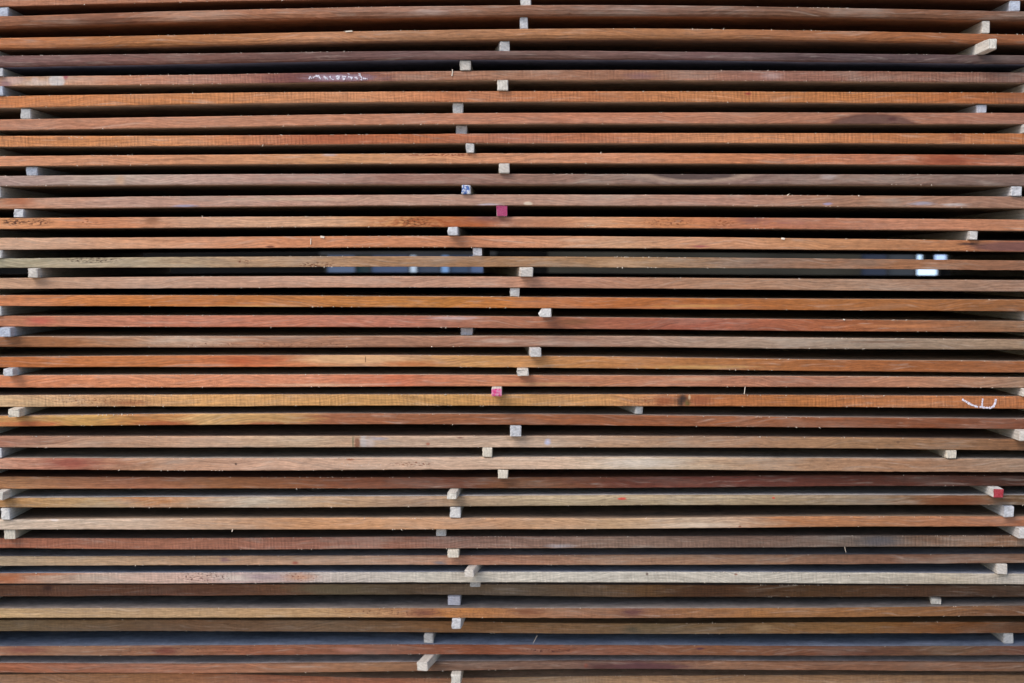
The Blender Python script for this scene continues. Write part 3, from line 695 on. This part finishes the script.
def stick(i, px0, px1, p, yaw, side_mat, end_mat, label, bevel=0.0012, knob=False, length=1.22, group='spacer sticks between the layers', top_cut=0.0):
    """stick lying in the gap under board i; px0..px1 its front end in the picture; p its reach in mm; yaw in degrees, positive when the far end swings right"""
    y = -p / 1000.0
    row = (B[i][1][2] + B[i + 1][0][2]) / 2
    x0, x1 = unproject(px0, row, y)[0], unproject(px1, row, y)[0]
    cx, w = (x0 + x1) / 2, (x1 - x0) / math.cos(math.radians(yaw))
    a = math.radians(yaw)
    smp = np.array([cx + s * w / 2 + t * math.sin(a) for s in (-1, 0, 1) for t in (0, .1, .3)])
    zt = float(BD[i]['bot'](smp).min()) - 0.0004
    zb = float(BD[i + 1]['top'](smp).max()) + 0.0004
    zt, zb = max(zt, zb + 0.009), zb
    h = zt - zb
    b = bevel
    r = random.Random(int(px0 * 7 + i))
    V, Fc, mi = [], [], []
    ring = []
    hw = w / 2
    sec = [(-hw + b, 0), (hw - b, 0), (hw, b), (hw, h - b), (hw - b, h), (-hw + b, h), (-hw, h - b), (-hw, h * .72), (-hw, h * .5), (-hw, h * .28), (-hw, b)]
    length = 1.10 - y
    stations = [(0.0, 1 - 2 * b / w), (b, 1.0), (0.03, 1.0), (0.25, 1.0), (0.6, 1.0), (length, 1.0)]
    for k, (t, sc) in enumerate(stations):
        jx = r.uniform(-.0006, .0006) if k > 1 else 0
        for (u, z) in sec:
            if knob and k < 3 and u < 0:
                u -= 0.0062 * max(0.0, math.sin(math.pi * (z / h))) ** .6 * (1.0 if k < 2 else .3)
            uu, zz = u * sc, h / 2 + (z - h / 2) * sc
            V.append((uu + jx + (r.uniform(-.0009, .0009) if k < 2 else 0), t + (r.uniform(-.0012, .0012) if k == 0 else 0), zz - (r.uniform(0, .0012) if k < 2 and z > h / 2 else 0) + (r.uniform(0, .0008) if k < 2 and z < h / 2 else 0)))
    n = len(sec)
    for k in range(len(stations) - 1):
        for j in range(n):
            jn = (j + 1) % n
            Fc.append((k * n + j, k * n + jn, (k + 1) * n + jn, (k + 1) * n + j)); mi.append(1 if k == 0 else 0)
    Fc.append(tuple(range(n - 1, -1, -1))); mi.append(1)
    Fc.append(tuple((len(stations) - 1) * n + j for j in range(n))); mi.append(0)
    o = mesh_object('spacer_stick', V, Fc, [side_mat, end_mat], mat_index=mi)
    o.location = (cx, y, zb)
    o.rotation_euler = (0, 0, -a)
    tag(o, label, 'wood strip', group)
    return o

def between(i):
    return f'between {ORD[i]} and {ORD[i + 1]} boards from top'

# (gap below board i, px0, px1, reach mm, yaw deg, end look, column)
ST = [
 (0, 520.5, 531, 4, 0, 'pale', 'm'), (1, 520, 527.7, 2, 0, 'pale', 'm'), (2, 500, 509.7, 2, -6, 'pale', 'm'), (3, 460, 470.3, 3, 1, 'pale', 'm'),
 (4, 497.3, 508.2, 10, 0, 'pale', 'm'), (5, 452.9, 463, -8, -3, 'grey', 'm'), (6, 456, 467, -22, 0, 'grey', 'm'), (7, 466, 473.8, 6, 0, 'pale', 'm'),
 (8, 499, 509.7, 12, -1, 'pale', 'm'), (9, 461.5, 470.5, 8, 1, 'blue', 'm'), (10, 496.7, 507.3, 14, 0, 'magenta', 'm'), (11, 447.7, 457.8, 28, 1, 'pale', 'm'),
 (12, 472.7, 482, -4, 0, 'grey', 'm'), (13, 520.6, 533, 30, -5, 'pale', 'm'), (14, 510, 519.3, -6, 0, 'grey', 'm'), (15, 541.5, 551.4, 38, 2, 'knob', 'm'),
 (16, 460.9, 472.7, -20, 0, 'grey', 'm'), (17, 530.4, 541.4, 38, -2, 'pale', 'm'), (18, 517, 528.4, 30, 1, 'pale', 'm'), (19, 491.6, 501.8, 46, 0, 'pink', 'm'),
 (20, 635.4, 643, -10, -10, 'grey', 'm'), (21, 510, 521, 10, 0, 'pale', 'm'), (22, 482.6, 492.2, -6, 0, 'cream', 'm'), (23, 498, 508, -7, 0, 'cream', 'm'),
 (24, 447, 456.2, 20, 4, 'pale', 'm'), (25, 449.8, 460.5, -22, 1, 'pale', 'm'), (26, 436.3, 446, -45, 0, 'grey', 'm'), (27, 447.7, 459, -38, 0, 'cream', 'm'),
 (28, 464.5, 473.8, -20, 9, 'pale', 'm'), (29, 470.3, 480.3, -98, 0, 'grey', 'm'), (30, 447.7, 460.6, -123, 0, 'striped', 'm'), (31, 451.8, 461, -97, 4, 'pale', 'm'),
 (32, 424, 433.2, -163, 2, 'pale', 'm'), (33, 417, 427.3, -95, 11, 'pale', 'm'), (34, 451, 460.5, -140, 2, 'pale', 'm'),
 (0, -3, 8.2, 4, 0, 'bluish', 'l'), (3, -7.5, 2.8, 6, 0, 'pale', 'l'), (4, -8, 3, 6, 0, 'bluish', 'l'), (5, 20.5, 30.7, -4, 0, 'grey', 'l'), (8, 26, 37.4, -10, 0, 'bluish', 'l'),
 (9, -10, 0.3, 2, 0, 'pale', 'l'), (10, 13.7, 23.6, 6, 0, 'pale', 'l'), (12, -8, 2, 6, 0, 'pale', 'l'), (13, 28, 37.3, 20, 0, 'pale', 'l'), (15, -8, 1.6, 4, 0, 'grey', 'l'),
 (16, -2, 10.2, 28, 0, 'bluish', 'l'), (18, 3.4, 13, 30, 0, 'pale', 'l'), (20, 8, 19, 36, 0, 'cream', 'l'), (22, -8, 1.6, -8, 0, 'grey', 'l'), (24, -6, 2.6, 5, 3, 'pale', 'l'),
 (25, 0.8, 10, -20, 0, 'pale', 'l'), (26, 4, 15, -30, 0, 'cream', 'l'),
 (0, 1009.6, 1020, 6, 0, 'bluish', 'r'), (1, 982.2, 989.8, 8, 0, 'pale', 'r'), (2, 988.5, 996.9, 84, 0, 'pale', 'r'), (5, 976.7, 986.4, -4, 0, 'grey', 'r'), (9, 1011.5, 1022, 4, 0, 'pale', 'r'),
 (11, 970, 977.8, 14, 0, 'pale', 'r'), (21, 1019.8, 1030, 30, 0, 'pale', 'r'), (22, 946.5, 956.6, -5, 0, 'cream', 'r'), (24, 993.7, 1003.8, 5, 0, 'red', 'r'),
 (25, 1003.9, 1014, -15, 0, 'pale', 'r'), (26, 1018.7, 1029, -8, 0, 'pale', 'r'), (28, 996.7, 1007, -60, 0, 'pale', 'r'), (30, 931, 941, -112, 12, 'pale', 'r'), (32, 1003.7, 1013.6, -172, 0, 'pale', 'r'),
]
WORD = {'pale': 'pale square ended stick', 'grey': 'greyish stick end set slightly back', 'cream': 'cream coloured stick end', 'bluish': 'cool whitish stick end', 'blue': 'white stick end smeared with blue',
        'magenta': 'magenta painted stick end', 'pink': 'bright pink painted stick end', 'red': 'red painted stick end', 'striped': 'stick end with dark horizontal stripes', 'knob': 'white stick end with knobbly corner'}
PLACE = {'m': 'mid photo', 'l': 'at left edge', 'r': 'at right edge'}
have = {}
for n_, (i, a, c, p, yaw, look, colm) in enumerate(ST):
    pale = PALE[(n_ * 3) % 5]
    side = {'grey': GREYISH[n_ % 3], 'cream': CREAM, 'bluish': BLUISH, 'striped': STRIPED}.get(look, pale)
    end = {'blue': END_BLUE, 'magenta': END_MAGENTA, 'pink': END_PINK, 'red': END_RED}.get(look, side)
    stick(i, a, c, p, yaw, side, end, f'{WORD[look]} {PLACE[colm]} {between(i)}', bevel=.0018 if look == 'blue' else .0011, knob=(look == 'knob'))
    have.setdefault(i, set()).add(colm)
# sticks whose ends lie just outside the photograph still carry the layers
OUT_R = {3: 1027, 4: 1027, 6: 1024.5, 10: 1030, 15: 1027, 19: 1022.5, 12: 1116, 13: 1116}
for i in range(len(B) - 1):
    for colm in 'lmr':
        if colm in have.get(i, ()):
            continue
        if colm == 'l':
            a = -14 - random.random() * 40
        elif colm == 'r':
            a = OUT_R.get(i, 1034 + random.random() * 40)
        else:
            a = 470 + random.random() * 40
        nm = {'l': 'left', 'm': 'lower', 'r': 'right'}[colm]
        stick(i, a, a + 10.3, B[i + 1][2] + random.uniform(-6, 14), 0, PALE[i % 5], PALE[i % 5], f'pale stick just beyond the {nm} edge of the photo', group=f'sticks beyond the {nm} edge')

# three bearers under the stack
zlow = BD[-1]['bot'](np.linspace(-1.2, 1.2, 5)).min()
bearer_mat = wood('bearer_wood', [(-1, (140,112,90)), (1, (130,104,84))], 95, grey=.4)
for k, x in enumerate((-1.25, 0.0, 1.25)):
    v, f = box_data(-0.05, 0.05, 0.0, 1.2, 0.0, float(zlow) - 0.001)
    o = mesh_object('bearer', v, f, [bearer_mat])
    o.location = (x, 0.0, 0.0)
    tag(o, 'heavy timber bearer under the stack, below the photo edge', 'timber', 'bearers under the stack')

# ------------------------------------------------------------------ chalk marks, splinters, loose fibre
def chalk_material():
    b = N('white_chalk')
    tc = b.new('ShaderNodeTexCoord').outputs['Object']
    m = b.ramp(b.noise(tc, (420.0, 300.0, 420.0), 3.0, .7), .36, .56)
    b.put(b.bsdf.inputs['Base Color'], b.mix(m, (0.30, 0.19, 0.16, 1), (0.74, 0.71, 0.80, 1)))
    b.bsdf.inputs['Roughness'].default_value = .95
    return b.m
chalk = chalk_material()
pale_fibre = flat('pale_wood_fibre', (0.74, 0.62, 0.50))

def ribbon(i, pts, width, name, mat, lift=0.0005, jitter=0.0, label=None):
    """strokes drawn on the sawn edge of board i; pts are picture points along the stroke, width in pixels"""
    d = BD[i]
    q = (D + d['y']) / F
    V, Fc = [], []
    r = random.Random(int(pts[0][0][0] * 10) + i)
    for line in pts:
        P = []
        for k in range(len(line) - 1):
            (x0, y0), (x1, y1) = line[k], line[k + 1]
            m = max(2, int(math.hypot(x1 - x0, y1 - y0) / 0.8))
            P += [(x0 + (x1 - x0) * t / m, y0 + (y1 - y0) * t / m) for t in range(m)]
        P.append(line[-1])
        base = len(V)
        for k, (a, c) in enumerate(P):
            a2, c2 = P[min(k + 1, len(P) - 1)]
            a1, c1 = P[max(k - 1, 0)]
            L = math.hypot(a2 - a1, c2 - c1) or 1
            nx, ny = -(c2 - c1) / L, (a2 - a1) / L
            w = width * (0.5 + r.uniform(-jitter, jitter))
            for s in (-1, 1):
                X, Z = unproject(a + s * nx * w, c + s * ny * w, d['y'])
                yy = float(front_y(i, X)) - d['y'] - lift
                V.append((X, yy - 0.0003, Z - d['zm']))
                V.append((X, yy + 0.0012, Z - d['zm']))
        for k in range(len(P) - 1):
            o0, o1 = base + 4 * k, base + 4 * (k + 1)
            Fc += [(o0, o0 + 2, o1 + 2, o1), (o0, o1, o1 + 1, o0 + 1), (o0 + 2, o0 + 3, o1 + 3, o1 + 2)]
    o = mesh_object(name, V, Fc, [mat], parent=boards[i])
    if label:
        o['label'] = label
    return o

ribbon(20, [[(962, 399.3), (966, 401.5), (970, 404), (974, 405.8), (978, 407.0)], [(982.8, 398.6), (982.3, 402), (982, 407.6)],
            [(995.8, 399), (995.2, 403), (993.4, 406.4), (990.5, 407.8), (984, 407.6), (979.5, 406.8)]], 1.75, 'chalk_mark', chalk, jitter=.22, label='white chalk strokes')
scr = [[(309, 79), (310.5, 76.6), (312, 78.4)], [(313, 77.6), (316, 75.8), (319, 76.4), (320.6, 79.2)], [(323.6, 76.0), (326.6, 79.0)], [(326.0, 77.4), (328, 79.6)],
       [(329.6, 76.2), (331, 78.6), (333.6, 79.8)], [(335.6, 76.6), (339.6, 76.2), (338.0, 79.4), (336.4, 78.0)], [(342, 76.6), (345.6, 76.4), (344.6, 79.2), (342.4, 78.6)],
       [(348.2, 76.4), (350.2, 77.8), (352.0, 79.4)], [(349.4, 76.2), (352.4, 78.2)], [(354.4, 77.2), (356.6, 77.6), (357.6, 79.4)], [(347.6, 73.2), (349.3, 74.4)],
       [(358.2, 73.6), (360.4, 73.4), (360.0, 75.2), (358.4, 74.8)], [(360.2, 76.0), (362.0, 78.0), (361.0, 80.0)], [(363.0, 78.4), (367.4, 78.8)]]
ribbon(4, scr, 1.35, 'chalk_scribble', chalk, jitter=.42, label='white scribbled chalk')

for (i, pts, w) in [(4, [(452.3, 69.4), (452.6, 72), (451.8, 76)], .9), (19, [(745.0, 386.6), (744.6, 390), (744.0, 394.0)], .5), (27, [(844.6, 546.5), (844.9, 549), (845.8, 552.0)], .35),
                    (18, [(14.2, 377.0), (13.8, 380), (14.6, 384.5)], .7), (12, [(311.0, 238.5), (310.7, 244.5)], .6), (9, [(466, 185.0), (466.5, 186.4)], .8), (32, [(537.2, 635.2), (533.0, 643.0)], .28),
                    (12, [(320.5, 236.6), (324.4, 237.4)], 2.0), (12, [(781, 238.4), (784.6, 238.9)], 1.7), (10, [(858.2, 195.2), (859.4, 196)], 1.0), (2, [(345.5, 31.8), (352.5, 31.2)], 1.2),
                    (26, [(233, 529), (232, 531.4)], .8), (16, [(843, 319.4), (845, 319.8)], 1.0), (29, [(848, 575.6), (849, 576.6)], .8)]:
    ribbon(i, [pts], w, 'splinter', pale_fibre, lift=0.0016)

for i in range(SEEN):
    d = BD[i]
    r = random.Random(500 + i)
    V, Fc = [], []
    for k in range(64 if i < 31 else 40):
        X = r.uniform(-1.1, 1.1)
        if r.random() < .72:
            X = r.choice(d.setdefault('clump', [r.uniform(-1, 1) for _ in range(4)])) + r.gauss(0, .05)
        up = r.random() < .68
        if (up and WANE_TOP.get(i, 0) > 4) or (not up and WANE_BOT.get(i, 0) > 4):
            continue
        z = (float(d['top'](X)) - WANE_TOP.get(i, 1.3) / 2000 if up else float(d['bot'](X)) + WANE_BOT.get(i, 1.3) / 2000) - d['zm']
        y = float(front_y(i, X)) - d['y'] + 0.0004
        L = abs(r.gauss(0, .0017)) + .0009
        tw = r.uniform(.0004, .0012)
        a = r.uniform(-1.2, 1.2)
        tip = (X + L * math.sin(a), y - r.uniform(.0003, .002), z + (L if up else -L) * abs(math.cos(a)) * .8)
        b0 = len(V)
        V += [(X - tw, y, z), (X + tw, y, z), (X, y + .0008, z + tw), (X, y - .0006, z), tip]
        Fc += [(b0, b0 + 3, b0 + 4), (b0 + 3, b0 + 1, b0 + 4), (b0 + 1, b0 + 2, b0 + 4), (b0 + 2, b0, b0 + 4)]
    o = mesh_object('loose_fibre', V, Fc, [pale_fibre], parent=boards[i])
    tag(o, kind='stuff')
